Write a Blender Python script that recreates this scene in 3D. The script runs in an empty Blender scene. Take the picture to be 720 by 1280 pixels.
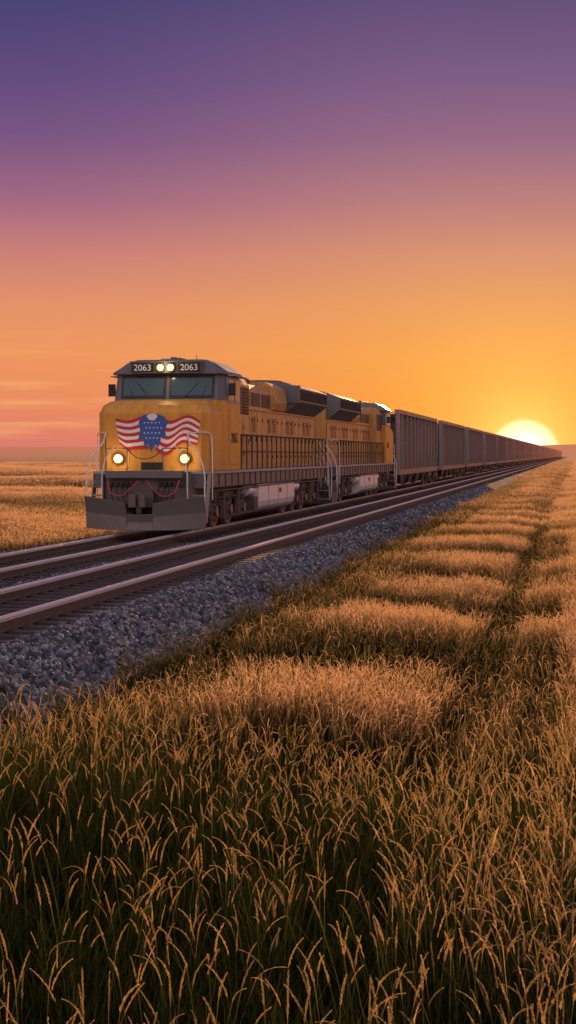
import bpy, bmesh, math, random
import numpy as np
from mathutils import Vector
rng=np.random.default_rng(7); random.seed(7)
scene=bpy.context.scene
scene.view_settings.view_transform='Standard'
scene.view_settings.look='None'
scene.view_settings.exposure=0
scene.view_settings.gamma=1
TH=math.atan(358/1900.0)
RAIL=0.90
XT=-11.65   # train track centre
XN=-8.40    # near track centre

def lin(c):
    o=[]
    for v in c[:3]:
        v=v/255.0
        o.append(v/12.92 if v<=0.04045 else ((v+0.055)/1.055)**2.4)
    return (o[0],o[1],o[2],1)

# ---------------------------------------------------------------- materials
def newmat(name):
    m=bpy.data.materials.new(name); m.use_nodes=True
    nt=m.node_tree
    b=nt.nodes['Principled BSDF']
    return m,nt,b
def ramp(nt,stops,interp='LINEAR'):
    r=nt.nodes.new('ShaderNodeValToRGB'); cr=r.color_ramp; cr.interpolation=interp
    while len(cr.elements)<len(stops): cr.elements.new(0.5)
    for e,(p,c) in zip(cr.elements,stops):
        e.position=p; e.color=(c[0],c[1],c[2],1)
    return r
def noise(nt,scale,detail=4,rough=.55,coord='Object',vscale=None):
    tc=nt.nodes.new('ShaderNodeTexCoord')
    n=nt.nodes.new('ShaderNodeTexNoise'); n.inputs['Scale'].default_value=scale
    n.inputs['Detail'].default_value=detail; n.inputs['Roughness'].default_value=rough
    src=tc.outputs[coord]
    if vscale:
        mp=nt.nodes.new('ShaderNodeMapping'); mp.inputs['Scale'].default_value=vscale
        nt.links.new(src,mp.inputs['Vector']); src=mp.outputs['Vector']
    nt.links.new(src,n.inputs['Vector'])
    return n
def mixc(nt,fac,a,b):
    m=nt.nodes.new('ShaderNodeMix'); m.data_type='RGBA'
    for i,v in ((0,fac),(6,a),(7,b)):
        if hasattr(v,'links'): nt.links.new(v,m.inputs[i])
        elif i==0: m.inputs[0].default_value=v
        else: m.inputs[i].default_value=(v[0],v[1],v[2],1)
    return m.outputs[2]
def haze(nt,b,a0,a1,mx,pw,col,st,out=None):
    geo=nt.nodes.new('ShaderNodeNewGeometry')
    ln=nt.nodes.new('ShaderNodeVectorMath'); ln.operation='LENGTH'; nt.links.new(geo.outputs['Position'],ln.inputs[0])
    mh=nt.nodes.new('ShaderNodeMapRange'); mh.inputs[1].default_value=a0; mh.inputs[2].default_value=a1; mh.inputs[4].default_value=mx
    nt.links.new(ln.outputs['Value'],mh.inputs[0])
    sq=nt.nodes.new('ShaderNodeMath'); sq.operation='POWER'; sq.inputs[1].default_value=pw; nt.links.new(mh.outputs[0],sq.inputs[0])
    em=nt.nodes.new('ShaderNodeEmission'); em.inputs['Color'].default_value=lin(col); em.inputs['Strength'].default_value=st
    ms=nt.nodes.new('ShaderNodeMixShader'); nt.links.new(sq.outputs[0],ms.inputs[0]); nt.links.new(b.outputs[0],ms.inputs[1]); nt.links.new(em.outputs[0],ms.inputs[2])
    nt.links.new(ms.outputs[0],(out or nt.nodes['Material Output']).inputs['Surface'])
def paint(name,col,rough=.42,metal=0,dirt=(.10,.07,.05),amt=.6,streak=True,bottom=True,bump=.02,vary=0,hz=False):
    m,nt,b=newmat(name)
    n=noise(nt,1.0,6,.65,'Object',(6,6,.55) if streak else (2,2,2))
    r=ramp(nt,[(.42,(0,0,0)),(.75,(1,1,1))]); nt.links.new(n.outputs['Fac'],r.inputs['Fac'])
    mm=nt.nodes.new('ShaderNodeMath'); mm.operation='MULTIPLY'; mm.inputs[1].default_value=amt
    nt.links.new(r.outputs['Color'],mm.inputs[0])
    c=mixc(nt,mm.outputs[0],col,dirt)
    if vary:
        oi=nt.nodes.new('ShaderNodeObjectInfo'); mv=nt.nodes.new('ShaderNodeMath'); mv.operation='MULTIPLY'; mv.inputs[1].default_value=vary
        nt.links.new(oi.outputs['Random'],mv.inputs[0]); c=mixc(nt,mv.outputs[0],c,(.10,.085,.09))
    if bottom:
        tc=nt.nodes.new('ShaderNodeTexCoord'); sp=nt.nodes.new('ShaderNodeSeparateXYZ')
        nt.links.new(tc.outputs['Object'],sp.inputs[0])
        mr=nt.nodes.new('ShaderNodeMapRange'); mr.inputs[1].default_value=2.6; mr.inputs[2].default_value=.9
        mr.inputs[3].default_value=0; mr.inputs[4].default_value=.55
        nt.links.new(sp.outputs['Z'],mr.inputs[0])
        n3=noise(nt,3,4); m3=nt.nodes.new('ShaderNodeMath'); m3.operation='MULTIPLY'
        nt.links.new(n3.outputs['Fac'],m3.inputs[0]); nt.links.new(mr.outputs[0],m3.inputs[1])
        m4=nt.nodes.new('ShaderNodeMath'); m4.operation='MULTIPLY'; m4.inputs[1].default_value=1.6; m4.use_clamp=True
        nt.links.new(m3.outputs[0],m4.inputs[0])
        c=mixc(nt,m4.outputs[0],c,(.16,.12,.09))
    nt.links.new(c,b.inputs['Base Color'])
    b.inputs['Metallic'].default_value=metal
    n2=noise(nt,9,4); mr=nt.nodes.new('ShaderNodeMapRange')
    mr.inputs[3].default_value=rough-.12; mr.inputs[4].default_value=rough+.2
    nt.links.new(n2.outputs['Fac'],mr.inputs[0]); nt.links.new(mr.outputs[0],b.inputs['Roughness'])
    bp=nt.nodes.new('ShaderNodeBump'); bp.inputs['Strength'].default_value=.25; bp.inputs['Distance'].default_value=bump
    n4=noise(nt,1.3,3); nt.links.new(n4.outputs['Fac'],bp.inputs['Height']); nt.links.new(bp.outputs[0],b.inputs['Normal'])
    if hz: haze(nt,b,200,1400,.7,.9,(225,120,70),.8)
    return m
def emis(name,col,s):
    m,nt,b=newmat(name); b.inputs['Base Color'].default_value=(col[0],col[1],col[2],1)
    b.inputs['Emission Color'].default_value=(col[0],col[1],col[2],1); b.inputs['Emission Strength'].default_value=s
    return m

M={}
M['yellow']=paint('loco_yellow_paint',(.76,.35,.035),.36,amt=.5,dirt=(.16,.09,.05))
M['hoody']=paint('loco_hood_paint',(.60,.32,.09),.34,amt=.65,dirt=(.12,.08,.06))
M['grey']=paint('loco_grey_paint',(.14,.145,.16),.42,amt=.4)
M['lgrey']=paint('light_grey_paint',(.42,.44,.47),.4,amt=.3)
M['dark']=paint('underframe_black',(.030,.028,.030),.6,amt=.6,dirt=(.11,.08,.055))
M['black']=paint('black_trim',(.012,.012,.014),.4,amt=.2,bottom=False)
M['white']=paint('white_rail_paint',(.8,.8,.8),.4,amt=.15,bottom=False)
M['silver']=paint('silver_tank',(.82,.81,.82),.30,metal=.2,amt=.25,bottom=False,dirt=(.40,.35,.32))
M['truck']=paint('truck_steel',(.10,.085,.08),.6,amt=.7,dirt=(.22,.16,.11),streak=False)
M['steel']=paint('wheel_steel',(.30,.27,.25),.35,metal=.8,amt=.4,streak=False,bottom=False)
M['red']=paint('flag_red',(.55,.02,.025),.4,amt=.1,bottom=False)
M['flagwhite']=paint('flag_white',(.8,.78,.76),.4,amt=.1,bottom=False)
M['blue']=paint('flag_blue',(.03,.10,.38),.4,amt=.1,bottom=False)
M['hose']=paint('hose_red_rubber',(.36,.05,.05),.5,amt=.2,bottom=False)
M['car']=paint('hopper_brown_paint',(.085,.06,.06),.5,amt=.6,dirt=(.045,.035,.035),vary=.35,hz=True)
M['car_rib']=paint('hopper_rib_paint',(.36,.25,.235),.42,amt=.4,dirt=(.13,.09,.085),vary=.45,hz=True)  # rib contrast against the panels put into the colour; side light is even
m,nt,b=newmat('cab_glass'); b.inputs['Base Color'].default_value=(.03,.09,.125,1); b.inputs['Roughness'].default_value=.08
b.inputs['IOR'].default_value=1.5
M['glass']=m
M['lamp']=emis('headlight_lens',(1,.60,.22),2.3)
M['num']=emis('number_white',(.75,.75,.72),.12)

# ---------------------------------------------------------------- mesh builder
class MB:
    def __init__(s): s.v=[];s.f=[];s.m=[];s.mats=[];s.sm=[]
    def mi(s,k):
        if k not in s.mats: s.mats.append(k)
        return s.mats.index(k)
    def add(s,vs,fs,k,smooth=False):
        o=len(s.v); s.v+=[tuple(p) for p in vs]; i=s.mi(k)
        for f in fs: s.f.append([o+a for a in f]); s.m.append(i); s.sm.append(smooth)
    def box(s,x0,x1,y0,y1,z0,z1,k):
        vs=[(x,y,z) for z in (z0,z1) for y in (y0,y1) for x in (x0,x1)]
        s.add(vs,[(0,2,3,1),(4,5,7,6),(0,1,5,4),(2,6,7,3),(0,4,6,2),(1,3,7,5)],k)
    def loft(s,secs,k,cap=True):
        n=len(secs[0]); vs=[p for q in secs for p in q]; fs=[]
        for a in range(len(secs)-1):
            for i in range(n):
                j=(i+1)%n; fs.append((a*n+i,a*n+j,(a+1)*n+j,(a+1)*n+i))
        if cap: fs.append(tuple(range(n-1,-1,-1))); fs.append(tuple((len(secs)-1)*n+i for i in range(n)))
        s.add(vs,fs,k)
    def py(s,prof,y0,y1,k): s.loft([[(x,y,z) for x,z in prof] for y in (y0,y1)],k)
    def px(s,prof,x0,x1,k): s.loft([[(x,y,z) for y,z in prof] for x in (x0,x1)],k)
    def cyl(s,p0,p1,r,k,n=12,r2=None,smooth=True):
        p0=Vector(p0);p1=Vector(p1);d=(p1-p0).normalized()
        a=d.orthogonal().normalized(); b=d.cross(a); r2=r if r2 is None else r2
        vs=[];
        for p,rr in((p0,r),(p1,r2)):
            for i in range(n):
                t=2*math.pi*i/n; vs.append(p+a*math.cos(t)*rr+b*math.sin(t)*rr)
        fs=[(i,(i+1)%n,n+(i+1)%n,n+i) for i in range(n)]
        s.add(vs,fs,k,smooth)
        s.add(vs,[tuple(range(n-1,-1,-1)),tuple(range(n,2*n))],k)
    def tube(s,pts,r,k,n=6):
        pts=[Vector(p) for p in pts]
        for a,b in zip(pts[:-1],pts[1:]): s.cyl(a,b,r,k,n)
    def curve(s,pts,r,k,n=6,res=6):
        P=[Vector(p) for p in pts]; P=[P[0]]+P+[P[-1]]; out=[]
        for i in range(1,len(P)-2):
            for j in range(res):
                t=j/res; a,b,c,d=P[i-1],P[i],P[i+1],P[i+2]
                out.append(.5*((2*b)+(-a+c)*t+(2*a-5*b+4*c-d)*t*t+(-a+3*b-3*c+d)*t**3))
        out.append(P[-2]); s.tube(out,r,k,n)
    def mesh(s,name,recalc=True):
        me=bpy.data.meshes.new(name); me.from_pydata(s.v,[],s.f)
        for k in s.mats: me.materials.append(M[k])
        me.polygons.foreach_set('material_index',s.m); me.polygons.foreach_set('use_smooth',s.sm)
        if recalc:
            bm=bmesh.new(); bm.from_mesh(me); bmesh.ops.recalc_face_normals(bm,faces=bm.faces); bm.to_mesh(me); bm.free()
        me.update(); return me
def obj(name,data,parent=None,loc=(0,0,0),rot=(0,0,0)):
    o=bpy.data.objects.new(name,data); scene.collection.objects.link(o)
    o.parent=parent; o.location=loc; o.rotation_euler=rot; return o
def bevel(o,w):
    b=o.modifiers.new('bevel','BEVEL'); b.width=w; b.segments=2; b.limit_method='ANGLE'; b.angle_limit=math.radians(35)

# ---------------------------------------------------------------- locomotive
def text_mesh(txt,size,key):
    cu=bpy.data.curves.new('digits','FONT'); cu.body=txt; cu.size=size; cu.align_x='CENTER'; cu.align_y='CENTER'; cu.extrude=.004
    o=bpy.data.objects.new('tmp',cu); scene.collection.objects.link(o)
    bpy.context.view_layer.update()
    me=bpy.data.meshes.new_from_object(o.evaluated_get(bpy.context.evaluated_depsgraph_get()))
    bpy.data.objects.remove(o); me.materials.clear(); me.materials.append(M[key]); return me

def loco_meshes():
    P={}
    # --- underframe
    a=MB()
    a.box(-1.48,1.48,1.02,21.5,1.22,1.60,'grey')
    a.box(-1.53,1.53,1.0,21.55,1.60,1.68,'lgrey')
    a.box(-1.10,1.10,1.4,21.1,.95,1.22,'dark')
    for sx in(-1,1):   # sill brackets, piping
        for k in range(24):
            y=1.8+k*.82; xs=sorted((sx*1.48,sx*1.505)); a.box(xs[0],xs[1],y,y+.06,1.24,1.59,'dark')
        a.tube([(sx*1.50,7.4,1.15),(sx*1.50,15.2,1.17)],.03,'truck'); a.tube([(sx*1.42,2.0,1.12),(sx*1.42,20,1.12)],.025,'truck')
    for e in (0,1):
        f=(lambda y:y) if e==0 else (lambda y:22.5-y)
        def bx(x0,x1,y0,y1,z0,z1,k): a.box(x0,x1,min(f(y0),f(y1)),max(f(y0),f(y1)),z0,z1,k)
        bx(-1.12,1.12,.72,1.0,.80,1.68,'grey')
        bx(-1.02,1.02,.42,.72,1.50,1.70,'grey')
        bx(-.30,.30,.30,.72,.72,1.18,'dark')
        bx(-.12,.12,-.05,.30,.80,1.02,'truck')
        bx(-.20,-.02,-.28,-.05,.74,1.08,'truck')
        bx(.04,.20,-.20,-.05,.74,1.08,'truck')
        for sx in (-1,1):
            for i,z in enumerate((.32,.66,1.0,1.34)):
                xs=sorted((sx*1.16,sx*1.53)); bx(xs[0],xs[1],.74+.10*i,1.16+.06*i,z,z+.04,'lgrey')
            xs=sorted((sx*1.125,sx*1.155)); bx(xs[0],xs[1],.62,1.45,.28,1.6,'grey')
            xs=sorted((sx*1.535,sx*1.56)); 
            prof=[(f(.72),.28),(f(1.0),.28),(f(1.45),1.6),(f(1.1),1.6)]
            a.px(prof,xs[0],xs[1],'lgrey')
            for j,(x0,dz) in enumerate(((.45,.0),(.58,.05),(.72,.02),(.88,.06))):
                a.curve([(sx*x0,f(.66),1.38),(sx*(x0-.02),f(.40),1.25-dz),(sx*(x0-.10),f(.30),.86+dz),(sx*(x0-.2),f(.30),.72+dz)],.024,'black')
            a.curve([(sx*.95,f(.45),1.45),(sx*.85,f(.30),1.12),(sx*.55,f(.26),1.02),(sx*.30,f(.28),1.22),(sx*.1,f(.36),1.42)],.027,'hose')
            bx(min(sx*.34,sx*1.02),max(sx*.34,sx*1.02),.64,.72,1.28,1.44,'dark')
        cols=[(-1.60,.16,1.02,.62,.44),(-1.20,.13,.98,.36,.22),(-.70,.12,.90,.16,.06),(-.36,.12,.84,.02,-.02),(-.34,.12,.56,.0,.02),(0,.12,.54,-.10,-.08),
              (.34,.12,.56,.0,.02),(.36,.12,.84,.02,-.02),(.70,.12,.90,.16,.06),(1.20,.13,.98,.36,.22),(1.60,.16,1.02,.62,.44)]
        secs=[[(x,f(yb),zb),(x,f(yb+.06),zb),(x,f((yb+yt)/2+.14),(zb+zt)/2),(x,f(yt+.06),zt),(x,f(yt),zt),(x,f((yb+yt)/2+.08),(zb+zt)/2)] for x,zb,zt,yb,yt in cols]
        a.loft(secs,'grey')
        for sx in(-1,1):
            bx(min(sx*.5,sx*.62),max(sx*.5,sx*.62),.25,.72,.5,.8,'dark')
            bx(min(sx*1.2,sx*1.3),max(sx*1.2,sx*1.3),.45,.72,.5,.8,'dark')
    prof=[]
    for i in range(13):
        t=math.pi*(0+i/12); st=max(0,math.sin(t)); prof.append((1.50*math.copysign(abs(math.cos(t))**.55,math.cos(t)),.66-.42*st**.7))
    prof=[(1.50,1.19)]+prof+[(-1.50,1.19)]
    a.py(prof,8.05,14.1,'silver')
    for y in(9.5,11.1,12.7): a.py([(x*1.008,z-.004) for x,z in prof],y,y+.06,'lgrey')
    for sx in(-1,1):
        a.cyl((sx*1.28,6.95,1.02),(sx*1.28,8.0,1.02),.16,'silver'); a.cyl((sx*1.3,14.15,1.0),(sx*1.3,15.3,1.0),.17,'silver')
        a.box(min(sx*1.0,sx*1.47),max(sx*1.0,sx*1.47),7.45,8.0,.42,.82,'dark')
        a.cyl((sx*1.50,11.4,.95),(sx*1.55,11.4,.95),.08,'red')
    P['underframe']=a.mesh('loco_underframe')
    # --- trucks
    t=MB()
    for c in (4.95,17.55):
        for dy in (-1.82,0,1.82):
            y=c+dy
            t.cyl((-1.0,y,.52),(1.0,y,.52),.09,'truck',8)
            for sx in(-1,1):
                t.cyl((sx*.68,y,.52),(sx*.82,y,.52),.52,'steel',28)
                t.cyl((sx*.66,y,.52),(sx*.69,y,.52),.56,'steel',28)
                t.cyl((sx*.82,y,.52),(sx*.84,y,.52),.40,'truck',24)
                t.box(min(sx*1.0,sx*1.24),max(sx*1.0,sx*1.24),y-.22,y+.22,.34,.74,'truck')
                t.cyl((sx*1.24,y,.54),(sx*1.33,y,.54),.15,'steel',14)
                for q in(-.34,.34):
                    t.cyl((sx*1.13,y+q,.52),(sx*1.13,y+q,.86),.10,'dark',10)
                    for zz in(.56,.64,.72,.80): t.cyl((sx*1.13,y+q,zz),(sx*1.13,y+q,zz+.03),.125,'truck',10)
                t.box(min(sx*.9,sx*1.0),max(sx*.9,sx*1.0),y+.52,y+.68,.28,.78,'truck')
        for sx in(-1,1):
            xs=sorted((sx*1.03,sx*1.22))
            t.px([(c-2.45,.80),(c-2.35,1.08),(c-1.2,1.13),(c-.9,1.05),(c+.9,1.05),(c+1.2,1.13),(c+2.35,1.08),(c+2.45,.80),(c+1.5,.86),(c+1.05,.74),(c+.7,.86),(c-.7,.86),(c-1.05,.74),(c-1.5,.86)],xs[0],xs[1],'truck')
            for y in(c-.93,c+.93):
                t.cyl((sx*1.22,y-.2,.97),(sx*1.22,y+.16,.97),.13,'dark',12)
                t.box(min(sx*1.22,sx*1.34),max(sx*1.22,sx*1.34),y-.05,y+.05,.30,1.0,'truck')
            t.tube([(sx*1.30,c-2.3,.90),(sx*1.30,c+2.3,.92)],.022,'dark')
            t.curve([(sx*1.2,c-2.2,.95),(sx*1.38,c-1.8,.7),(sx*1.25,c-1.4,.95)],.02,'dark')
    P['trucks']=t.mesh('loco_trucks')
    # --- nose + cab
    c=MB()
    def sec(z,yf,hf,yc,hc,yb): return [(-hf,yf,z),(hf,yf,z),(hc,yc,z),(hc,yb,z),(-hc,yb,z),(-hc,yc,z)]
    c.loft([sec(1.69,1.30,1.32,1.55,1.52,2.84),sec(3.26,1.30,1.32,1.55,1.52,2.84),sec(3.48,1.42,1.22,1.66,1.44,2.84),sec(3.60,1.72,1.06,1.95,1.32,2.84),sec(3.66,2.30,1.0,2.5,1.25,2.84)],'yellow')
    c.loft([sec(1.69,2.85,1.40,3.05,1.54,5.15),sec(3.66,2.85,1.40,3.05,1.54,5.15)],'yellow')
    c.loft([sec(3.66,2.845,1.405,3.05,1.545,5.15),sec(4.40,3.00,1.34,3.22,1.50,5.15)],'grey')
    c.loft([sec(4.40,2.84,1.38,3.05,1.58,5.28),sec(4.46,2.84,1.38,3.05,1.58,5.28),sec(4.74,2.98,1.05,3.2,1.16,5.22),sec(4.82,3.10,.9,3.3,1.0,5.10)],'grey')
    for sx in(-1,1):
        c.loft([[(sx*1.578,3.25,4.47),(sx*1.578,5.2,4.47),(sx*1.60,5.2,4.475),(sx*1.60,3.25,4.475)],[(sx*1.18,3.25,4.745),(sx*1.18,5.2,4.745),(sx*1.20,5.2,4.765),(sx*1.20,3.25,4.765)]],'lgrey')
    c.box(-.98,.98,2.72,3.2,4.42,4.72,'grey')
    c.box(-.96,-.34,2.70,2.72,4.45,4.69,'black'); c.box(.34,.96,2.70,2.72,4.45,4.69,'black')
    c.box(-1.0,1.0,2.66,3.2,4.72,4.76,'grey')
    for sx in(-.14,.14):
        c.cyl((sx,2.73,4.575),(sx,2.66,4.575),.125,'dark',18); 
        c.cyl((sx,2.665,4.575),(sx,2.655,4.575),.095,'lamp',18)
    def yw(z): return 2.845+(z-3.66)/.74*.155
    def pane(x0,x1,z0,z1,off,k,th=.012):
        vs=[]
        for dy in (0,th):
            for (x,z) in((x0,z0),(x1,z0),(x1,z1),(x0,z1)): vs.append((x,yw(z)-off+dy,z))
        c.add(vs,[(3,2,1,0),(4,5,6,7),(0,1,5,4),(1,2,6,5),(2,3,7,6),(3,0,4,7)],k)
    for sx in(-1,1):
        x0,x1=sorted((sx*.05,sx*1.30))
        pane(x0,x1,3.72,4.36,.022,'black'); pane(x0+.06,x1-.06,3.79,4.30,.032,'glass')
        c.tube([(sx*.5,yw(3.80)-.05,3.74),(sx*.85,yw(4.2)-.05,4.16)],.012,'black',5)
        c.tube([(sx*.95,yw(3.80)-.05,3.74),(sx*1.1,yw(4.2)-.05,4.10)],.010,'black',5)
    for sx in(-1,1):
        def sb(x0,x1,*r): 
            xs=sorted((sx*x0,sx*x1)); c.box(xs[0],xs[1],*r)
        sb(1.50,1.565,3.42,5.02,3.62,4.34,'lgrey'); sb(1.50,1.575,3.48,4.18,3.68,4.28,'glass'); sb(1.50,1.575,4.26,4.96,3.68,4.28,'glass')
        sb(1.52,1.58,4.185,4.255,3.66,4.30,'black')
        sb(1.58,1.76,3.36,5.08,4.36,4.39,'lgrey')
        sb(1.60,1.80,3.30,3.36,3.80,4.15,'black')
        sb(1.54,1.552,3.7,4.9,1.85,3.45,'yellow')
        for zz in (2.0,2.3,2.6,2.9,3.2): c.tube([(sx*1.59,3.35,zz),(sx*1.59,3.60,zz)],.012,'lgrey',5)
    c.box(-1.24,-.62,1.284,1.30,1.74,2.2,'yellow')
    c.box(-.3,.3,1.27,1.30,1.72,1.92,'black')
    for sx in(-1,1):
        c.cyl((sx*.90,1.30,2.02),(sx*.90,1.19,2.02),.145,'dark',18); c.cyl((sx*.90,1.192,2.02),(sx*.90,1.182,2.02),.115,'lamp',18)
    c.cyl((0,3.6,4.82),(0,3.6,4.92),.10,'grey',12)
    c.box(-.1,.1,3.9,4.6,4.82,4.93,'grey')
    c.cyl((.5,4.2,4.8),(.5,4.2,5.02),.012,'black',5)
    for i in range(3): c.cyl((-.45+i*.09,4.0,4.88),(-.45+i*.09,4.45-i*.08,4.88),.04,'lgrey',8)
    c.box(-.5,-.22,3.98,4.5,4.80,4.84,'grey')
    P['cab']=c.mesh('loco_cab')
    # flag artwork
    fl=MB(); Y=1.276
    def strip(p_top,p_bot,k,y):
        n=len(p_top); vs=[(x,y,z) for x,z in p_top]+[(x,y,z) for x,z in p_bot]
        fl.add(vs,[(i,n+i,n+i+1,i+1) for i in range(n-1)],k)
    for sx,xe,x0 in((1,1.31,.10),(-1,-1.0,-.10)):
        N=9
        for i in range(N):
            top=[];bot=[]; nn=30
            for j in range(nn):
                u=j/(nn-1)
                if sx>0:
                    H=1.0-.35*u+.05*math.sin(u*8); zt=3.20-.14*u+.10*math.sin(u*7.0+2.6)
                else:
                    H=.92-.18*u; zt=3.15-.06*u+.05*math.sin(u*6+1)
                def pt(k2):
                    fr=k2/N; x=x0+(xe-x0)*u-(.10*u*fr if sx>0 else -.12*u*fr)
                    return (x,min(3.25,zt)-H*fr+.035*math.sin(u*11+fr*3)*u*fr)
                top.append(pt(i)); bot.append(pt(i+1))
            strip(top,bot,'red' if i%2==0 else 'flagwhite',Y)
    sh=[(-.36,3.00),(-.28,3.18),(-.10,3.24),(.12,3.24),(.32,3.17),(.44,3.00),(.36,2.84),(.38,2.60),(.24,2.56),(.18,2.32),(.06,2.44),(-.02,2.20),(-.10,2.42),(-.20,2.30),(-.24,2.56),(-.38,2.52),(-.32,2.78)]
    fl.add([(x,Y-.004,z) for x,z in sh],[tuple(range(len(sh)))],'blue')
    fl.add([(x,Y-.008,z) for x,z in [(-.14,3.16),(-.10,3.22),(.02,3.255),(.13,3.22),(.15,3.15),(.06,3.06),(-.06,3.07)]],[tuple(range(7))],'flagwhite')
    for ix in range(-2,3):
        for iz in range(4):
            x=ix*.10+(.05 if iz%2 else 0); z=3.0-iz*.14; r=.030
            fl.add([(x+ (r if k%2==0 else r*.42)*math.sin(k*math.pi/5),Y-.008,z+(r if k%2==0 else r*.42)*math.cos(k*math.pi/5)) for k in range(10)],[tuple(range(10))],'flagwhite')
    P['flag_emblem']=fl.mesh('flag_emblem',False)
    # --- hood
    h=MB()
    HW=1.0
    h.py([(-1.34,1.69),(1.34,1.69),(1.34,4.25),(1.18,4.52),(-1.18,4.52),(-1.34,4.25)],5.20,7.35,'hoody')
    h.py([(-HW,1.69),(HW,1.69),(HW,4.20),(.84,4.42),(-.84,4.42),(-HW,4.20)],7.35,21.15,'hoody')
    for sx in(-1,1):
        def sb(x0,x1,y0,y1,z0,z1,k):
            xs=sorted((sx*x0,sx*x1)); h.box(xs[0],xs[1],y0,y1,z0,z1,k)
        for (y0,y1) in((5.35,6.25),(6.38,7.22)):
            sb(1.33,1.352,y0,y1,3.35,4.18,'black')
            for k in range(9): sb(1.34,1.372,y0+.03,y1-.03,3.38+k*.09,3.41+k*.09,'dark')
            sb(1.33,1.36,y0,y1,1.85,3.22,'hoody'); 
            for zz in(2.1,2.9): sb(1.35,1.375,y0+.03,y0+.09,zz,zz+.12,'dark')
            sb(1.35,1.38,y1-.12,y1-.06,2.45,2.62,'black')
        y=7.50;i=0
        while y<20.6:
            w=.76
            sb(HW-.01,HW+.035,y,y+w,1.82,3.50,'hoody')
            sb(HW-.01,HW+.006,y+w,y+w+.08,1.82,3.50,'black')
            for zz in(2.0,3.2): sb(HW+.02,HW+.06,y+.02,y+.07,zz,zz+.1,'dark')
            sb(HW+.02,HW+.06,y+w-.13,y+w-.08,2.55,2.72,'black')
            if i%4 in(1,2) or y<9.5:
                sb(HW+.015,HW+.04,y+.12,y+w-.18,2.85,3.36,'black')
                for k in range(6): sb(HW+.02,HW+.055,y+.13,y+w-.19,2.88+k*.08,2.91+k*.08,'hoody')
            y+=.84;i+=1
        sb(HW-.01,HW+.05,7.5,20.9,3.56,3.62,'hoody')
        for y0 in (7.7,9.3,10.9):
            sb(HW-.01,HW+.02,y0,y0+1.3,3.70,4.14,'black')
            for k in range(6): sb(HW,HW+.04,y0+.02,y0+1.28,3.72+k*.07,3.745+k*.07,'grey')
        for y0 in(8.2,12.0,20.9): sb(.80,.90,y0,y0+.14,4.40,4.52,'yellow')
    h.py([(-1.12,3.66),(1.12,3.66),(1.20,3.9),(1.12,4.42),(.8,4.62),(-.8,4.62),(-1.12,4.42),(-1.20,3.9)],12.35,14.4,'hoody')
    wing=[(-.90,3.50),(.90,3.50),(1.52,3.98),(1.56,4.02),(1.56,4.52),(1.05,4.72),(-1.05,4.72),(-1.56,4.52),(-1.56,4.02),(-1.52,3.98)]
    h.py(wing,14.7,20.9,'grey')
    for sx in(-1,1):
        for k in range(3):
            y0=14.85+k*2.02
            xs=sorted((sx*1.55,sx*1.572)); h.box(xs[0],xs[1],y0,y0+1.88,4.08,4.46,'black')
            for q in range(18): 
                xs=sorted((sx*1.56,sx*1.592)); h.box(xs[0],xs[1],y0+.04+q*.1,y0+.08+q*.1,4.09,4.45,'dark')
    h.box(-1.60,1.60,14.64,14.72,3.96,4.60,'grey')
    for y in(15.8,17.8,19.8):
        h.cyl((0,y,4.72),(0,y,4.80),.78,'grey',28); h.cyl((0,y,4.80),(0,y,4.82),.70,'black',28)
    for y in (8.3,9.9):
        h.cyl((0,y,4.42),(0,y,4.54),.62,'grey',24); h.cyl((0,y,4.54),(0,y,4.55),.54,'black',24)
    h.box(-.35,.35,11.1,12.1,4.42,4.70,'dark'); h.box(-.25,.25,11.2,12.0,4.70,4.74,'black')
    h.box(-.7,.7,5.5,7.0,4.52,4.60,'grey')
    h.box(-.8,.8,21.15,21.2,3.9,4.2,'black')
    for sx in(-.12,.12): h.cyl((sx,21.2,4.05),(sx,21.25,4.05),.09,'glass',14)
    h.box(-.35,.35,21.15,21.19,1.8,3.6,'grey')
    P['hood']=h.mesh('loco_hood')
    # --- railings
    r=MB()
    for sx in(-1,1):
        x=sx*1.49
        r.tube([(x,5.5,2.72),(x,20.9,2.72)],.026,'dark'); r.tube([(x,5.5,2.22),(x,20.9,2.22)],.02,'dark')
        y=5.5
        while y<21:
            r.tube([(x,y,1.68),(x,y,2.72)],.022,'dark'); y+=.77
        for f in((lambda y:y),(lambda y:22.5-y)):
            r.curve([(sx*1.57,f(.66),.42),(sx*1.58,f(.60),1.1),(sx*1.57,f(.62),1.62),(sx*1.42,f(.66),2.1),(sx*1.16,f(.70),2.46),(sx*1.10,f(.74),2.7)],.020,'white')
            r.curve([(sx*1.14,f(.58),.62),(sx*1.14,f(.52),1.2),(sx*1.12,f(.54),1.75),(sx*.98,f(.56),2.15),(sx*.80,f(.58),2.36)],.017,'white')
            r.curve([(sx*1.57,f(1.50),.9),(sx*1.575,f(1.5),1.8),(sx*1.56,f(1.5),2.5),(sx*1.50,f(1.42),2.72),(sx*1.2,f(1.0),2.72),(sx*1.10,f(.74),2.70)],.017,'white')
            r.tube([(sx*1.10,f(.74),2.70),(sx*1.10,f(.74),1.68)],.017,'grey')
            r.tube([(sx*.48,f(.58),2.30),(sx*.48,f(.58),1.68)],.016,'grey')
            r.tube([(sx*1.10,f(.74),2.30),(sx*.48,f(.58),2.30)],.016,'grey')
        r.tube([(sx*1.49,20.9,2.72),(sx*1.10,21.7,2.72)],.022,'grey')
    for f in((lambda y:y),(lambda y:22.5-y)):
        r.curve([(-.48,f(.58),2.30),(-.2,f(.55),2.05),(.2,f(.55),2.05),(.48,f(.58),2.30)],.012,'dark',5)
    P['railings']=r.mesh('loco_railings')
    return P
LP=loco_meshes()
num_front=text_mesh('2063',.25,'num'); num_side=text_mesh('2063',.42,'black')
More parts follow.
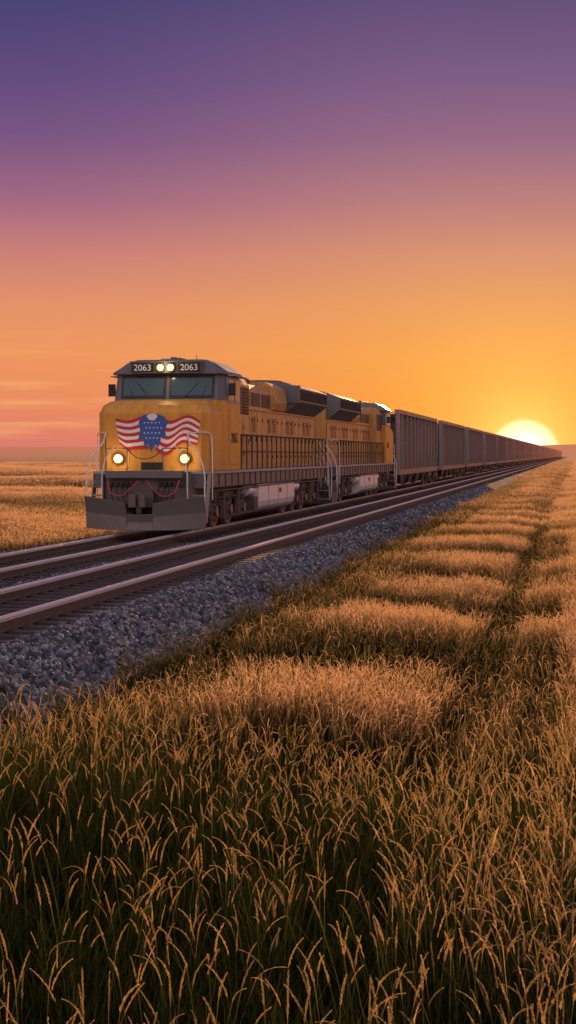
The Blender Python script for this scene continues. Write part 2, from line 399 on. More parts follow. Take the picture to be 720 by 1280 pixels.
LX,LY,LZ=1.07,1.04,1.03
def add_loco(loc,rz,lit):
    e=obj('diesel_locomotive',None,None,loc,(0,0,rz)); e.empty_display_size=.5; e.scale=(LX,LY,LZ)
    for k,me in LP.items():
        o=obj(k,me,e)
        if k in('underframe','cab','hood'): bevel(o,.012 if k!='cab' else .022)
    for x in(-.65,.65): obj('number_board_digits',num_front,e,(x,2.694,4.57),(math.pi/2,0,0))
    obj('cab_number',num_side,e,(1.560,4.3,2.6),(math.pi/2,0,math.pi/2))
    obj('cab_number',num_side,e,(-1.560,4.3,2.6),(math.pi/2,0,-math.pi/2))
    if lit:
        for nm,p,en in(('ditch_light_lamp',(-.90,1.02,2.02),9),('ditch_light_lamp',(.90,1.02,2.02),9),('headlight_lamp',(0,2.48,4.58),9)):
            l=bpy.data.lights.new(nm,'POINT'); l.energy=en; l.color=(1,.68,.32); l.shadow_soft_size=.08; obj(nm,l,e,p)
    return e
S0=39.9
add_loco((XT,S0,RAIL),0,True)
add_loco((XT,S0+45.1*LY,RAIL),math.pi,False)

# ---------------------------------------------------------------- hopper cars
CL=28.6
def hopper():
    b=MB(); y0,y1=1.9,CL-1.9
    for sx in(-1,1):
        xs=sorted((sx*1.36,sx*1.40)); b.box(xs[0],xs[1],y0,y1,1.22,4.60,'car')
        xs=sorted((sx*1.32,sx*1.62)); b.box(xs[0],xs[1],y0-.03,y1+.03,4.58,4.82,'car_rib')
        xs=sorted((sx*1.32,sx*1.60)); b.box(xs[0],xs[1],y0-.03,y1+.03,1.00,1.30,'car_rib')
        n=11
        for i in range(n+1):
            w=.22 if i not in(0,n) else .34
            y=y0+(y1-y0-w)*i/n; xs=sorted((sx*1.40,sx*1.605)); 
            b.box(xs[0],xs[1],y,y+w,1.302,4.578,'car_rib')
        for e in(0,1):
            yy=y0+.45 if e==0 else y1-.85
            for z in [1.0+.38*k for k in range(10)]: b.tube([(sx*1.66,yy,z),(sx*1.66,yy+.4,z)],.014,'lgrey',4)
            for q in(0,.4): b.tube([(sx*1.66,yy+q,.7),(sx*1.66,yy+q,4.6)],.014,'lgrey',4)
        xs=sorted((sx*1.40,sx*1.406)); b.box(xs[0],xs[1],4.6,5.6,2.9,3.15,'lgrey'); b.box(xs[0],xs[1],22.6,23.6,3.3,3.42,'lgrey')
    for (a,c2) in((y0,y0+.05),(y1-.05,y1)): b.box(-1.355,1.355,a,c2,1.9,4.57,'dark')
    for yy in(y0-.08,y1+.0):
        for x in(-1.3,-.65,0,.65,1.3): b.box(x-.05,x+.05,yy,yy+.08,1.9,4.57,'car')
        b.box(-1.34,1.34,yy-.002,yy+.078,3.1,3.2,'car')
    b.box(-1.355,1.355,y0+.05,y1-.05,1.31,1.36,'car')
    b.loft([[(-1.34,y0+.1,3.9),(1.34,y0+.1,3.9),(1.34,y1-.1,3.9),(-1.34,y1-.1,3.9)],[(-1.2,y0+1.2,4.45),(1.2,y0+1.2,4.45),(1.2,y1-1.2,4.45),(-1.2,y1-1.2,4.45)]],'dark')
    b.box(-.25,.25,.0,CL,.80,1.02,'dark')
    for yy in(.45,CL-1.3): b.box(-1.3,1.3,yy,yy+.85,1.03,1.10,'dark')
    for yc in (7.6,11.9,16.2,20.5):
        b.loft([[(-1.30,yc-1.9,1.0),(1.30,yc-1.9,1.0),(1.30,yc+1.9,1.0),(-1.30,yc+1.9,1.0)],[(-1.1,yc-.5,.38),(1.1,yc-.5,.38),(1.1,yc+.5,.38),(-1.1,yc+.5,.38)]],'car')
    for c in(3.1,CL-3.1):
        for dy in(-.9,.9):
            for sx in(-1,1):
                b.cyl((sx*.68,c+dy,.46),(sx*.82,c+dy,.46),.46,'steel',20); b.cyl((sx*1.0,c+dy,.46),(sx*1.18,c+dy,.46),.13,'dark',10)
            b.cyl((-1,c+dy,.46),(1,c+dy,.46),.07,'truck',8)
        for sx in(-1,1):
            xs=sorted((sx*.95,sx*1.1))
            b.px([(c-1.2,.40),(c-1.2,.62),(c-.5,.92),(c+.5,.92),(c+1.2,.62),(c+1.2,.40),(c+.6,.42),(c+.4,.22),(c-.4,.22),(c-.6,.42)],xs[0],xs[1],'truck')
            for q in(-.18,0,.18): b.cyl((sx*1.12,c+q,.30),(sx*1.12,c+q,.6),.07,'dark',8)
        b.box(-1.1,1.1,c-.2,c+.2,.55,.85,'truck')
    return b.mesh('hopper_body')
hm=hopper()
s=S0+45.1*LY-.4
for i in range(41):
    e=obj('hopper_car',None,None,(XT,s,RAIL)); obj('car_body',hm,e); s+=CL+.12

# ---------------------------------------------------------------- terrain
def sst(a,b,x): 
    t=np.clip((x-a)/(b-a),0,1); return t*t*(3-2*t)
def wob(x,y): return .5*np.sin(.9*x+1.3*np.sin(.31*y))+.5*np.sin(.47*y+.8*x+1.7)
def phase(x,y): return 2*np.pi*(y-16.2+.22*(x+3.5)+.8*wob(x*1.2,y*.5)+.35*np.sin(2.3*x+y*.7))/7.6
def band(x): return np.exp(-((x+1.05)/.72)**2)
def gh(x,y):
    x=np.asarray(x,float);y=np.asarray(y,float)
    w=sst(-5.4,-2.8,x)*(1-sst(14,30,x))
    near=sst(11.0,16,y)*(1-sst(90,160,y))
    z=w*near*(.045*np.cos(phase(x,y))*(1-.75*sst(-2.6,-1.2,x)*(1-sst(.2,1.2,x))))  # low swells added so their hollows fall into shade bands
    z=z-.14*band(x)*(1-sst(150,300,y))*sst(9,16,y)  # trough added for a long shaded strip beside the track
    z=z+.04*w*np.sin(x*.8+.3)*np.sin(y*.21)
    zl=np.clip((-17-x)/8,0,1)
    z=z+zl*(.25*np.sin(y*.16+.05*x)+.18*np.sin(y*.07-.11*x))*(1-sst(300,600,np.abs(y)))
    r=np.hypot(x,y)
    az=np.arctan2(x,np.maximum(y,1e-3))
    z=z+sst(1500,3200,r)*(19.5+2.0*np.sin(az*9+1)+1.0*np.sin(az*31)+3*sst(-.05,.02,az))
    return z
xs=np.unique(np.concatenate([-np.geomspace(26,5200,46),np.arange(-26,-7,.8),np.arange(-7,5,.25),np.arange(5,32,1.0),np.geomspace(32,5200,40)]))
ys=np.unique(np.concatenate([-np.geomspace(8,1500,22),np.arange(-8,70,.4),np.arange(70,180,1.5),np.geomspace(180,6000,80)]))
X,Yg=np.meshgrid(xs,ys); Z=gh(X,Yg)
nx,ny=len(xs),len(ys)
idx=np.arange(nx*ny).reshape(ny,nx)
F=np.stack([idx[:-1,:-1],idx[:-1,1:],idx[1:,1:],idx[1:,:-1]],-1).reshape(-1,4)
me=bpy.data.meshes.new('ground'); me.from_pydata(np.stack([X,Yg,Z],-1).reshape(-1,3).tolist(),[],F.tolist())
me.polygons.foreach_set('use_smooth',[True]*len(F))
m,nt,b=newmat('prairie_ground')
geo=nt.nodes.new('ShaderNodeNewGeometry')
def gnoise(scale,vs,detail=5):
    mp=nt.nodes.new('ShaderNodeMapping'); mp.inputs['Scale'].default_value=vs
    nt.links.new(geo.outputs['Position'],mp.inputs['Vector'])
    n=nt.nodes.new('ShaderNodeTexNoise'); n.inputs['Scale'].default_value=scale; n.inputs['Detail'].default_value=detail
    nt.links.new(mp.outputs[0],n.inputs['Vector']); return n
n1=gnoise(1.0,(.012,.035,.02)); n2=gnoise(1.0,(1.5,1.5,1.5),8)
r1=ramp(nt,[(.36,(.14,.11,.045)),(.50,(.38,.23,.10)),(.66,(.55,.36,.18))]); nt.links.new(n1.outputs['Fac'],r1.inputs['Fac'])
r2=ramp(nt,[(.3,(.35,.35,.35)),(.7,(1,1,1))]); nt.links.new(n2.outputs['Fac'],r2.inputs['Fac'])
mul=nt.nodes.new('ShaderNodeMix'); mul.data_type='RGBA'; mul.blend_type='MULTIPLY'; mul.inputs[0].default_value=1
nt.links.new(r1.outputs[0],mul.inputs[6]); nt.links.new(r2.outputs[0],mul.inputs[7])
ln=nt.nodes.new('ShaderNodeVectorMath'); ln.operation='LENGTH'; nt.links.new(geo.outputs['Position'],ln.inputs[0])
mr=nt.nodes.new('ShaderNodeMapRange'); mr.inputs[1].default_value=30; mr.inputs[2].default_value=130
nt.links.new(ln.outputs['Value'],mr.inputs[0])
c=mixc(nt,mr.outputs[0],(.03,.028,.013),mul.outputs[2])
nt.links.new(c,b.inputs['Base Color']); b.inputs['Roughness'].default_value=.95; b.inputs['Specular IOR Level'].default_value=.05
bp=nt.nodes.new('ShaderNodeBump'); bp.inputs['Distance'].default_value=.4; bp.inputs['Strength'].default_value=.5
nt.links.new(n2.outputs['Fac'],bp.inputs['Height']); nt.links.new(bp.outputs[0],b.inputs['Normal'])
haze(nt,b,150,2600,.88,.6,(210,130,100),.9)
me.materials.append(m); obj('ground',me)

# ---------------------------------------------------------------- ballast bed
BP=[(-16.4,-.25),(-15.9,.02),(-14.2,.60),(-13.0,.64),(-12.9,.625),(-10.4,.625),(-10.02,.62),(-9.7,.625),(-7.15,.625),(-7.0,.65),(-6.75,.60),(-5.7,.04),(-5.2,-.35)]
bxs=np.array([p[0] for p in BP]); bzs=np.array([p[1] for p in BP])
def bz(x): return np.interp(x,bxs,bzs)
bx_=np.unique(np.concatenate([np.arange(-16.4,-5.2,.25),bxs])); by_=np.unique(np.concatenate([np.arange(-25,80,.5),np.geomspace(80,1600,80)]))
X,Yg=np.meshgrid(bx_,by_); Zb=bz(X)+rng.normal(0,.012,X.shape)*(Yg<90)
idx=np.arange(X.size).reshape(X.shape); F=np.stack([idx[:-1,:-1],idx[:-1,1:],idx[1:,1:],idx[1:,:-1]],-1).reshape(-1,4)
me=bpy.data.meshes.new('ballast'); me.from_pydata(np.stack([X,Yg,Zb],-1).reshape(-1,3).tolist(),[],F.tolist())
def stone_mat(name,inst):
    m,nt,b=newmat(name)
    if inst:
        oi=nt.nodes.new('ShaderNodeObjectInfo'); f=oi.outputs['Random']
    else:
        tc=nt.nodes.new('ShaderNodeTexCoord'); v=nt.nodes.new('ShaderNodeTexVoronoi'); v.inputs['Scale'].default_value=15
        nt.links.new(tc.outputs['Object'],v.inputs['Vector']); sp=nt.nodes.new('ShaderNodeSeparateColor'); nt.links.new(v.outputs['Color'],sp.inputs[0]); f=sp.outputs[0]
        bp=nt.nodes.new('ShaderNodeBump'); bp.inputs['Distance'].default_value=.03; bp.inputs['Strength'].default_value=.35; bp.invert=True; nt.links.new(v.outputs['Distance'],bp.inputs['Height']); nt.links.new(bp.outputs[0],b.inputs['Normal'])
    k=.95 if inst else .55
    r=ramp(nt,[(0,(.03*k,.034*k,.043*k)),(.35,(.075*k,.08*k,.105*k)),(.75,(.16*k,.168*k,.205*k)),(1,(.34*k,.33*k,.35*k))]); nt.links.new(f,r.inputs['Fac'])
    nt.links.new(r.outputs[0],b.inputs['Base Color']); b.inputs['Roughness'].default_value=.8 if inst else .9; b.inputs['Specular IOR Level'].default_value=.35 if inst else .02
    return m
me.materials.append(stone_mat('ballast_bed',False)); obj('ballast',me)

def rail_track(name,xc,g=.765):
    e=obj(name,None); 
    r=MB(); t=MB()
    for sx in(-1,1):
        x=xc+sx*g
        L0,L1=-25,1600
        r.py([(x-.085,.70),(x+.085,.70),(x+.085,.72),(x+.014,.745),(x+.014,.828),(x-.014,.828),(x-.014,.745),(x-.085,.72)],L0,L1,'rust')
        r.py([(x-.042,.83),(x+.042,.83),(x+.048,.875),(x+.030,.90),(x-.030,.90),(x-.048,.875)],L0,L1,'railhead')
    obj('rails',r.mesh(name+'_rails'),e)
    y=-25
    while y<900:
        j=random.uniform(-.03,.03); a=random.uniform(-.02,.02)
        t.box(xc-1.27+j,xc+1.27+j,y+a,y+a+.24,.50,.690,'tie')
        if y<110:
            for sx in(-1,1):
                x=xc+sx*g; t.box(x-.17,x+.17,y+a+.04,y+a+.20,.690,.706,'rust')
                for q in(-.11,.11): t.box(x+q-.015,x+q+.015,y+a+.10,y+a+.14,.706,.745,'rust')
        y+=.55
    obj('ties',t.mesh(name+'_ties'),e)
M['rust']=paint('rail_rust',(.10,.065,.05),.6,amt=.5,streak=False,bottom=False)
m,nt,b=newmat('rail_head'); b.inputs['Base Color'].default_value=(.90,.80,.73,1); b.inputs['Metallic'].default_value=.4; b.inputs['Roughness'].default_value=.33; M['railhead']=m
M['tie']=paint('tie_wood',(.06,.045,.04),.8,amt=.6,dirt=(.13,.105,.095),streak=False,bottom=False)
rail_track('railway_track',XT,.79); rail_track('railway_track',XN)

# ---------------------------------------------------------------- scatter
def scatter(name,pts,rots,scl,idx,sources):
    me=bpy.data.meshes.new(name); me.from_pydata(pts.tolist(),[],[])
    a=me.attributes.new('rot','FLOAT_VECTOR','POINT'); a.data.foreach_set('vector',rots.astype(np.float32).ravel())
    a=me.attributes.new('scl','FLOAT_VECTOR','POINT'); a.data.foreach_set('vector',scl.astype(np.float32).ravel())
    a=me.attributes.new('idx','INT','POINT'); a.data.foreach_set('value',idx.astype(np.int32).ravel())
    o=obj(name,me)
    col=bpy.data.collections.new(name+'_parts')
    for i,sme in enumerate(sources):
        so=bpy.data.objects.new('%s_part_%02d'%(name,i),sme); col.objects.link(so)
    ng=bpy.data.node_groups.new(name+'_nodes','GeometryNodeTree')
    ng.interface.new_socket('Geometry',in_out='INPUT',socket_type='NodeSocketGeometry'); ng.interface.new_socket('Geometry',in_out='OUTPUT',socket_type='NodeSocketGeometry')
    gi=ng.nodes.new('NodeGroupInput'); go=ng.nodes.new('NodeGroupOutput')
    ci=ng.nodes.new('GeometryNodeCollectionInfo'); ci.inputs['Collection'].default_value=col; ci.inputs['Separate Children'].default_value=True; ci.inputs['Reset Children'].default_value=True
    ip=ng.nodes.new('GeometryNodeInstanceOnPoints'); ip.inputs['Pick Instance'].default_value=True
    def na(nm,t):
        n=ng.nodes.new('GeometryNodeInputNamedAttribute'); n.data_type=t; n.inputs['Name'].default_value=nm
        return [q for q in n.outputs if q.enabled and q.name=='Attribute'][0]
    L=ng.links
    L.new(gi.outputs[0],ip.inputs['Points']); L.new(ci.outputs[0],ip.inputs['Instance'])
    L.new(na('idx','INT'),ip.inputs['Instance Index']); L.new(na('rot','FLOAT_VECTOR'),ip.inputs['Rotation']); L.new(na('scl','FLOAT_VECTOR'),ip.inputs['Scale'])
    L.new(ip.outputs[0],go.inputs[0])
    mod=o.modifiers.new('scatter','NODES'); mod.node_group=ng
    return o

smat=stone_mat('ballast_stone',True)
stones=[]
for k in range(5):
    bm=bmesh.new(); bmesh.ops.create_icosphere(bm,subdivisions=1,radius=1)
    for v in bm.verts:
        v.co*=random.uniform(.7,1.15); v.co.z*=.7; v.co.x*=1.15
    sm=bpy.data.meshes.new('stone%d'%k); bm.to_mesh(sm); bm.free(); sm.materials.append(smat); stones.append(sm)
P=[];S=[]
def addst(n,x0,x1,y0,y1,r0,r1):
    x=rng.uniform(x0,x1,n); y=rng.uniform(y0,y1,n); r=rng.uniform(r0,r1,n)
    z=bz(x)+r*.25
    P.append(np.stack([x,y,z],1)); S.append(r)
addst(20000,-7.15,-5.5,12,45,.030,.072); addst(10000,-7.15,-5.5,45,120,.04,.08)
addst(14000,-10.4,-9.6,14,60,.026,.055)
addst(13000,-9.7,-7.1,14,50,.022,.038); addst(7000,-13,-10.4,25,50,.024,.04); addst(5000,-15.9,-12.9,28,60,.03,.05)
P=np.concatenate(P);S=np.concatenate(S);N=len(P)
scatter('ballast_gravel',P,rng.uniform(0,6.28,(N,3)),np.stack([S,S,S],1),rng.integers(0,5,N),stones)

# ---- grass: square tufts of many blades, laid edge to edge
def grass_mat(name,stops,green,tint):
    m=bpy.data.materials.new(name); m.use_nodes=True; nt=m.node_tree; nt.nodes.clear()
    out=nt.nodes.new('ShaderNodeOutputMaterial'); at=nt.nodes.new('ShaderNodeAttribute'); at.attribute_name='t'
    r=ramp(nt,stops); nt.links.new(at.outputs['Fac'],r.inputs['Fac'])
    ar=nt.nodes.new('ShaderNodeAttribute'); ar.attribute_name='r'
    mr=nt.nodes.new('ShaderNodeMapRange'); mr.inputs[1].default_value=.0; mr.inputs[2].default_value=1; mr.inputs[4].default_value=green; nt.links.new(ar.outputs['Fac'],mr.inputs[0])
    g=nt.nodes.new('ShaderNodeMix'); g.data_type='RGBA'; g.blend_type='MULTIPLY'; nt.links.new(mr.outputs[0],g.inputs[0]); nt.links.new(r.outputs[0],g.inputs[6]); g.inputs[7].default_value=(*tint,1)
    d=nt.nodes.new('ShaderNodeBsdfDiffuse'); tr=nt.nodes.new('ShaderNodeBsdfTranslucent')
    for q in(d,tr): nt.links.new(g.outputs[2],q.inputs['Color'])
    m1=nt.nodes.new('ShaderNodeMixShader'); m1.inputs[0].default_value=.65; nt.links.new(d.outputs[0],m1.inputs[1]); nt.links.new(tr.outputs[0],m1.inputs[2])
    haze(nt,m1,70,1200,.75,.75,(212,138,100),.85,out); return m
gm=grass_mat('lit_straw_grass',[(0,(.020,.018,.008)),(.35,(.09,.068,.026)),(.7,(.50,.30,.12)),(.88,(.84,.52,.26)),(1,(.98,.66,.38))],.6,(.5,.52,.38))  # pale straw also stands for sunlit grass
gg=grass_mat('shade_green_grass',[(0,(.008,.010,.004)),(.35,(.024,.031,.011)),(.7,(.055,.060,.021)),(.88,(.18,.13,.055)),(1,(.33,.22,.105))],.6,(.5,.75,.5))  # darkened green also carries the shade of the bands
gf=grass_mat('tall_grass',[(0,(.006,.009,.003)),(.35,(.020,.030,.009)),(.7,(.056,.066,.020)),(.88,(.28,.19,.075)),(1,(.76,.49,.23))],.6,(.5,.75,.5))  # foreground shade put into the blade colours
def tile(side,nb,heads,fs,hmin,hmax,w,seed,headlen=.12,hn=5,seg=4,hmul=1.25,clus=6,dark=None,sp=1.0,dr=1.0):
    R=random.Random(seed); V=[];Fc=[];T=[];RR=[];MI=[]
    cl=[(R.uniform(-side/2,side/2),R.uniform(-side/2,side/2),R.uniform(.72,1.18),R.random()) for _ in range(int(clus*side*side)+3)]
    def ribbon(pts,ws,sd,ts,r,mi):
        o=len(V)
        for p,ww,t in zip(pts,ws,ts):
            V.append(tuple(p-sd*ww)); V.append(tuple(p+sd*ww)); T.extend((t,t)); RR.extend((r,r))
        for i in range(len(pts)-1): Fc.append((o+2*i,o+2*i+1,o+2*i+3,o+2*i+2)); MI.append(mi)
    ov=side*.60
    def base_():
        x=R.uniform(-ov,ov);y=R.uniform(-ov,ov)
        c=min(cl,key=lambda c:(c[0]-x)**2+(c[1]-y)**2)
        return Vector((x,y,-.04)),c[2],c[3]
    for i in range(nb):
        base,hm_,rr=base_(); mi=0 if R.random()<fs else 1
        la=R.uniform(0,6.283); ld=Vector((math.cos(la),math.sin(la),0)); H=R.uniform(hmin,hmax)*hm_; ln=R.uniform(.06,.42)*H
        bend=R.uniform(.0,.38)*H; sa=R.uniform(0,6.283); sd=Vector((math.cos(sa),math.sin(sa),0))
        pts=[];ws=[];ts=[]
        for k in range(seg+1):
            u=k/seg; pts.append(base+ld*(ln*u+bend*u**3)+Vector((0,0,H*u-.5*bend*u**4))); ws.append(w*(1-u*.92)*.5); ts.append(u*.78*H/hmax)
        ribbon(pts,ws,sd,ts,min(1,max(0,rr+R.uniform(-.25,.25))),mi)
    for i in range(heads):
        base,hm_,rr=base_(); mi=0 if R.random()<fs else 1
        la=R.uniform(0,6.283); ld=Vector((math.cos(la),math.sin(la),0)); H=R.uniform(hmax*.80,hmax*hmul)*(.5+.5*hm_); ln=R.uniform(.05,.22)*H
        sa=R.uniform(0,6.283); sd=Vector((math.cos(sa),math.sin(sa),0)); sg=4; hl=headlen*R.uniform(.7,1.25); rr=R.uniform(0,.7)
        def P_(u): return base+ld*(ln*u*u)+Vector((0,0,H*u))
        pts=[P_(k/sg) for k in range(sg+1)]
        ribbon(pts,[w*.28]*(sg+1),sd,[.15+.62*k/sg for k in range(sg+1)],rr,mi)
        p=P_(1); d=(P_(1)-P_(.95)).normalized(); droop=R.choice((R.uniform(.1,.5),R.uniform(.2,.9),R.uniform(.5,1.5)))*dr
        n=hn; hp=[p.copy()]
        for k in range(n):
            d=(d+ld*.10*droop*9/n+Vector((0,0,-.11*droop*9/n))).normalized(); p=p+d*hl/n; hp.append(p.copy())
            for sgn in(-1,1):
                s2=(sd*sgn+Vector((R.uniform(-.7,.7),R.uniform(-.7,.7),R.uniform(-.3,.3)))).normalized()
                L=w*sp*R.uniform(1.2,2.2)*(1-.6*(k/n)**2); q=p+d*L*1.5+s2*L*.5; perp=s2.cross(d).normalized()*w*.28
                o=len(V); V.extend([tuple(p),tuple((p+q)/2+perp+s2*w*.2),tuple(q),tuple((p+q)/2-perp)]); T.extend([.92,.97,1.0,.97]); RR.extend([rr]*4); Fc.append((o,o+1,o+2,o+3)); MI.append(mi)
        ribbon(hp,[w*.22]*len(hp),sd,[.9]*len(hp),rr,mi)
    me=bpy.data.meshes.new('tuft'); me.from_pydata(V,[],Fc)
    for nm,dat in(('t',T),('r',RR)):
        at=me.attributes.new(nm,'FLOAT','POINT'); at.data.foreach_set('value',dat)
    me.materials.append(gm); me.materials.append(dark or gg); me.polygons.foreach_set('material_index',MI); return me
SRC=[]
def kinds(fn,levels,var):
    out=[]
    for L in levels:
        ids=[]
        for v in range(var): SRC.append(fn(L,v)); ids.append(len(SRC)-1)
        out.append(ids)
    return out
FG=kinds(lambda L,v:tile(.8,1050,int(22+110*L),.01+.05*L,.32,.88,.0072,100+v+int(L*50),.14,18,5,1.32,6,gf,1.0,.8),[.0,.5,1.0],3)
MD=kinds(lambda L,v:tile(.8,620,int(46+214*L),.02+L*.96,.17,.42,.0090,200+v+int(L*50),.10,5,3,1.25,9),[.0,.2,.4,.6,.8,1.0],3)
FR=kinds(lambda L,v:tile(1.6,900,int(90+410*L),L,.16,.43,.018,300+v+int(L*50),.12,3,3),[.0,.33,.66,1.0],3)
VF=kinds(lambda L,v:tile(3.2,1000,int(60+500*L),L,.2,.46,.034,400+v+int(L*50),.14,3,2),[.0,.5,1.0],3)
P=[];I=[];S=[];RO=[]
def frac_lit_straw(x,y):  # straw for sunlit patches, green for shadow bands: light put into tile colour
    f=.50+.80*np.cos(phase(x,y)-.5)+.28*wob(x*3.1+y,y*2.3)
    far=sst(90,220,y); f=f*(1-far)+.7*far
    f=np.where((x>-.15),.80+.40*wob(x,y),f)
    f=np.clip(f,0,1)*sst(-5.8,-2.9,x+1.1*wob(y*.9,x)+.4*np.sin(y*2.1))
    f=f*(1-.97*sst(.20,.62,band(x+.3*wob(y*1.2,x)+.12*np.sin(y*1.7))))  # long shadow strip laid as dark green tiles
    f=f*sst(11.6,15.8,y+1.3*wob(x*1.4,y)+.5*np.sin(x*2.7))
    return np.clip(f,0.0,1)
def fg_frac(x,y):
    v=.45+.6*wob(x*1.3+2,y*1.1)+.5*sst(0,1.2,x)-.4*band(x)
    return np.clip(v,0,1)
def sc_mid(x,y): return (1+.10*wob(x*.9,y*.8))*(1-.35*(1-sst(-5.7,-4.3,x)))*(1+.45*(1-sst(13,17,y+.8*wob(x*2,y))))
def addt(side,x0,x1,y0,y1,K,ff,zs=1.0,sc=None):
    gx=np.arange(x0+side/2,x1,side); gy=np.arange(y0+side/2,y1,side)
    x,y=[a.ravel() for a in np.meshgrid(gx,gy)]
    x=x+rng.uniform(-.13,.13,x.shape)*side; y=y+rng.uniform(-.13,.13,y.shape)*side
    f=ff(x,y)*(len(K)-1)+rng.uniform(-.8,.8,x.shape); lv=np.clip(np.round(f),0,len(K)-1).astype(int)
    Ka=np.array(K); ids=Ka[lv,rng.integers(0,Ka.shape[1],x.shape)]
    q=rng.integers(0,4,x.shape)*math.pi/2+rng.uniform(-.25,.25,x.shape); mir=rng.choice([-1,1],x.shape)
    e=.3; gxd=(gh(x+e,y)-gh(x-e,y))/(2*e); gyd=(gh(x,y+e)-gh(x,y-e))/(2*e)
    lx=np.cos(q)*gxd+np.sin(q)*gyd; ly=-np.sin(q)*gxd+np.cos(q)*gyd
    RO.append(np.stack([np.arctan(ly),-np.arctan(lx),q],1))
    z=gh(x,y); P.append(np.stack([x,y,z],1)); I.append(ids)
    sz=zs*(sc(x,y) if sc is not None else 1+0*x)*rng.uniform(.93,1.07,x.shape)
    S.append(np.stack([1.02*mir,1.02+0*x,sz],1))
addt(.8,-5.6,4.0,4.8,13.0,FG,fg_frac,1.0,lambda x,y:1+.16*wob(x*1.1,y*.9)-.22*sst(10.5,13,y)-.3*(1-sst(-5.6,-4.6,x)))
addt(.8,-5.6,4.0,13.0,61.0,MD,frac_lit_straw,1.0,sc_mid)
addt(1.6,-5.6,8.8,61.0,170.6,FR,frac_lit_straw)
addt(3.2,-6.2,19.4,170.6,620,VF,frac_lit_straw,1.15)
addt(1.6,4.0,16.8,4.8,61,FR,lambda x,y:x*0+.7)
lf=lambda x,y:np.clip(.45+.6*np.sin(y*.16+.05*x)+.3*wob(x*.3,y*.3),0,1)
addt(1.6,-44.8,-16.0,20,100,FR,lf,1.0)
addt(3.2,-80,-44.8,20,100,VF,lf,1.0)
addt(3.2,-160,-16.0,100,420,VF,lf,1.1)
P=np.concatenate(P);I=np.concatenate(I);S=np.concatenate(S);RO=np.concatenate(RO)
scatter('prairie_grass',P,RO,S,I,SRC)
# weeds creeping on the ballast toe
W=[tile(.25,60,2,.1,.2,.55,.011,500+k,.1,5,4) for k in range(3)]
n=420; x=-5.35-np.abs(rng.normal(0,.30,n)); y=12+60*rng.uniform(0,1,n)**1.2; z=np.maximum(gh(x,y),bz(x)-.03); s=rng.uniform(.4,1.25,n)
scatter('trackside_weeds',np.stack([x,y,z],1),np.stack([x*0,x*0,rng.uniform(0,6.28,n)],1),np.stack([s,s,s],1),rng.integers(0,3,n),W)

# ---------------------------------------------------------------- sky world + sun
SAZ=TH-math.atan(295/1900.0)    # angle left of +Y
w=bpy.data.worlds.new('World'); scene.world=w; w.use_nodes=True; nt=w.node_tree
bg=nt.nodes['Background']
tc=nt.nodes.new('ShaderNodeTexCoord')
nv=nt.nodes.new('ShaderNodeVectorMath'); nv.operation='NORMALIZE'; nt.links.new(tc.outputs['Generated'],nv.inputs[0])
sp=nt.nodes.new('ShaderNodeSeparateXYZ'); nt.links.new(nv.outputs[0],sp.inputs[0])
def math_(op,a,b=None,clamp=False):
    n=nt.nodes.new('ShaderNodeMath'); n.operation=op; n.use_clamp=clamp
    for i,v in enumerate((a,b)):
        if v is None: continue
        if hasattr(v,'links'): nt.links.new(v,n.inputs[i])
        else: n.inputs[i].default_value=v
    return n.outputs[0]
def mrange(v,a,b,c,d,smooth=False):
    n=nt.nodes.new('ShaderNodeMapRange'); nt.links.new(v,n.inputs[0])
    if smooth: n.interpolation_type='SMOOTHSTEP'
    for i,q in enumerate((a,b,c,d)): n.inputs[i+1].default_value=q
    return n.outputs[0]
zf=mrange(sp.outputs['Z'],0,.32,0,1)
def sky(st): 
    r=ramp(nt,[(z/.32,lin(c)) for z,c in st]); nt.links.new(zf,r.inputs['Fac']); return r.outputs[0]
left=sky([(0,(214,124,118)),(.012,(224,126,106)),(.035,(234,140,98)),(.065,(238,150,96)),(.096,(228,146,106)),(.129,(203,128,120)),(.161,(163,105,130)),(.20,(122,86,130)),(.235,(98,76,126)),(.285,(70,66,114)),(.32,(62,60,108))])
right=sky([(0,(244,130,56)),(.012,(247,142,54)),(.035,(247,151,58)),(.065,(243,156,74)),(.096,(232,153,94)),(.129,(214,142,112)),(.161,(186,124,124)),(.20,(150,104,132)),(.235,(126,92,132)),(.285,(98,78,122)),(.32,(88,72,118))])
hz=nt.nodes.new('ShaderNodeCombineXYZ'); nt.links.new(sp.outputs['X'],hz.inputs[0]); nt.links.new(sp.outputs['Y'],hz.inputs[1])
hn=nt.nodes.new('ShaderNodeVectorMath'); hn.operation='NORMALIZE'; nt.links.new(hz.outputs[0],hn.inputs[0])
def dotv(vec,d):
    n=nt.nodes.new('ShaderNodeVectorMath'); n.operation='DOT_PRODUCT'; nt.links.new(vec,n.inputs[0]); n.inputs[1].default_value=d; return n.outputs['Value']
sd=(-math.sin(SAZ),math.cos(SAZ),0)
daz=dotv(hn.outputs[0],sd); aaz=math_('ARCCOSINE',math_('MINIMUM',daz,.999999))
f=mrange(aaz,math.radians(2),math.radians(20),0,1,True)
col=mixc(nt,f,right,left)
fz=mrange(sp.outputs['Z'],.34,.8,0,1,True); col=mixc(nt,fz,col,(.17,.17,.30))  # unseen zenith lifted for more ambient light
fb=mrange(daz,.6,-.5,0,1,True)
bk=ramp(nt,[(0,(.60,.42,.42)),(.2,(.95,.66,.62)),(.6,(.72,.58,.66)),(1,(.25,.24,.36))]); nt.links.new(mrange(sp.outputs['Z'],0,1,0,1),bk.inputs['Fac'])  # unseen sky behind the camera, brightened to light the locomotive front
col=mixc(nt,fb,col,bk.outputs[0])
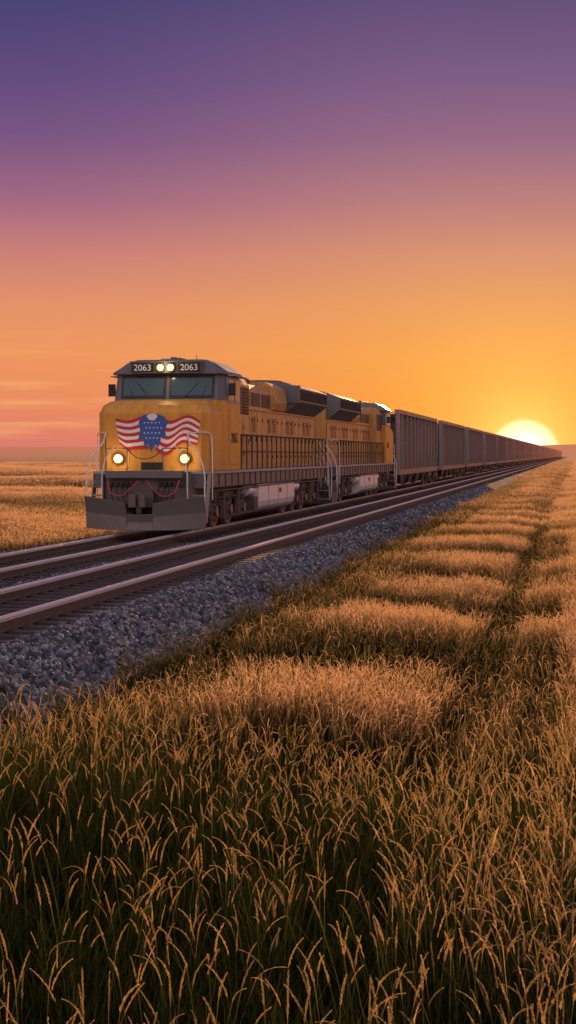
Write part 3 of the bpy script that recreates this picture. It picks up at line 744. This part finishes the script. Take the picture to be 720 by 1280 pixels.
mp=nt.nodes.new('ShaderNodeMapping'); mp.inputs['Scale'].default_value=(5,5,90); nt.links.new(nv.outputs[0],mp.inputs[0])
cn=nt.nodes.new('ShaderNodeTexNoise'); cn.inputs['Scale'].default_value=1.8; cn.inputs['Detail'].default_value=6; nt.links.new(mp.outputs[0],cn.inputs['Vector'])
cf=math_('MULTIPLY',mrange(cn.outputs['Fac'],.53,.68,0,.6),mrange(sp.outputs['Z'],.09,.03,0,1))
cf=math_('MULTIPLY',cf,mrange(aaz,math.radians(8),math.radians(16),.15,1))
col=mixc(nt,cf,col,lin((252,176,112)))
ang=math_('ARCCOSINE',math_('MINIMUM',dotv(nv.outputs[0],sd),.9999999))
def addc(base,fac,c):
    n=nt.nodes.new('ShaderNodeMix'); n.data_type='RGBA'; n.blend_type='ADD'; nt.links.new(fac,n.inputs[0]); nt.links.new(base,n.inputs[6]); n.inputs[7].default_value=(*c,1); return n.outputs[2]
g1=math_('EXPONENT',math_('MULTIPLY',ang,-1/math.radians(3.4)))
col=addc(col,math_('MULTIPLY',g1,1.0),(.38,.30,.05))
g2=math_('EXPONENT',math_('MULTIPLY',ang,-1/math.radians(1.2)))
col=addc(col,math_('MULTIPLY',g2,1.0),(.6,.6,.18))
disc=mrange(ang,math.radians(1.40),math.radians(1.20),0,1,True)
dc=ramp(nt,[(0,(2.2,2.0,1.5)),(.6,(1.8,1.5,.85)),(1,(1.3,.90,.34))]); nt.links.new(mrange(ang,0,math.radians(1.32),0,1),dc.inputs['Fac'])
col=mixc(nt,disc,col,dc.outputs[0])
nt.links.new(col,bg.inputs['Color']); bg.inputs['Strength'].default_value=1.0

sl=bpy.data.lights.new('sun','SUN'); sl.energy=5; sl.angle=math.radians(.6); sl.color=(1,.54,.24)
so=obj('sun',sl); EL=math.radians(6.5); LAZ=math.radians(4.0)
d=Vector((math.sin(LAZ)*math.cos(EL),-math.cos(LAZ)*math.cos(EL),-math.sin(EL)))
so.rotation_euler=d.to_track_quat('-Z','Y').to_euler(); so.location=(-20,300,60)

# ---------------------------------------------------------------- camera
cam=bpy.data.cameras.new('camera'); cam.sensor_fit='VERTICAL'; cam.sensor_height=36; cam.lens=1900/1280*36; cam.clip_end=20000; cam.clip_start=.1
co=obj('camera',cam,None,(0,0,RAIL+2.2),(math.pi/2-math.atan(72/1900),0,TH)); scene.camera=co
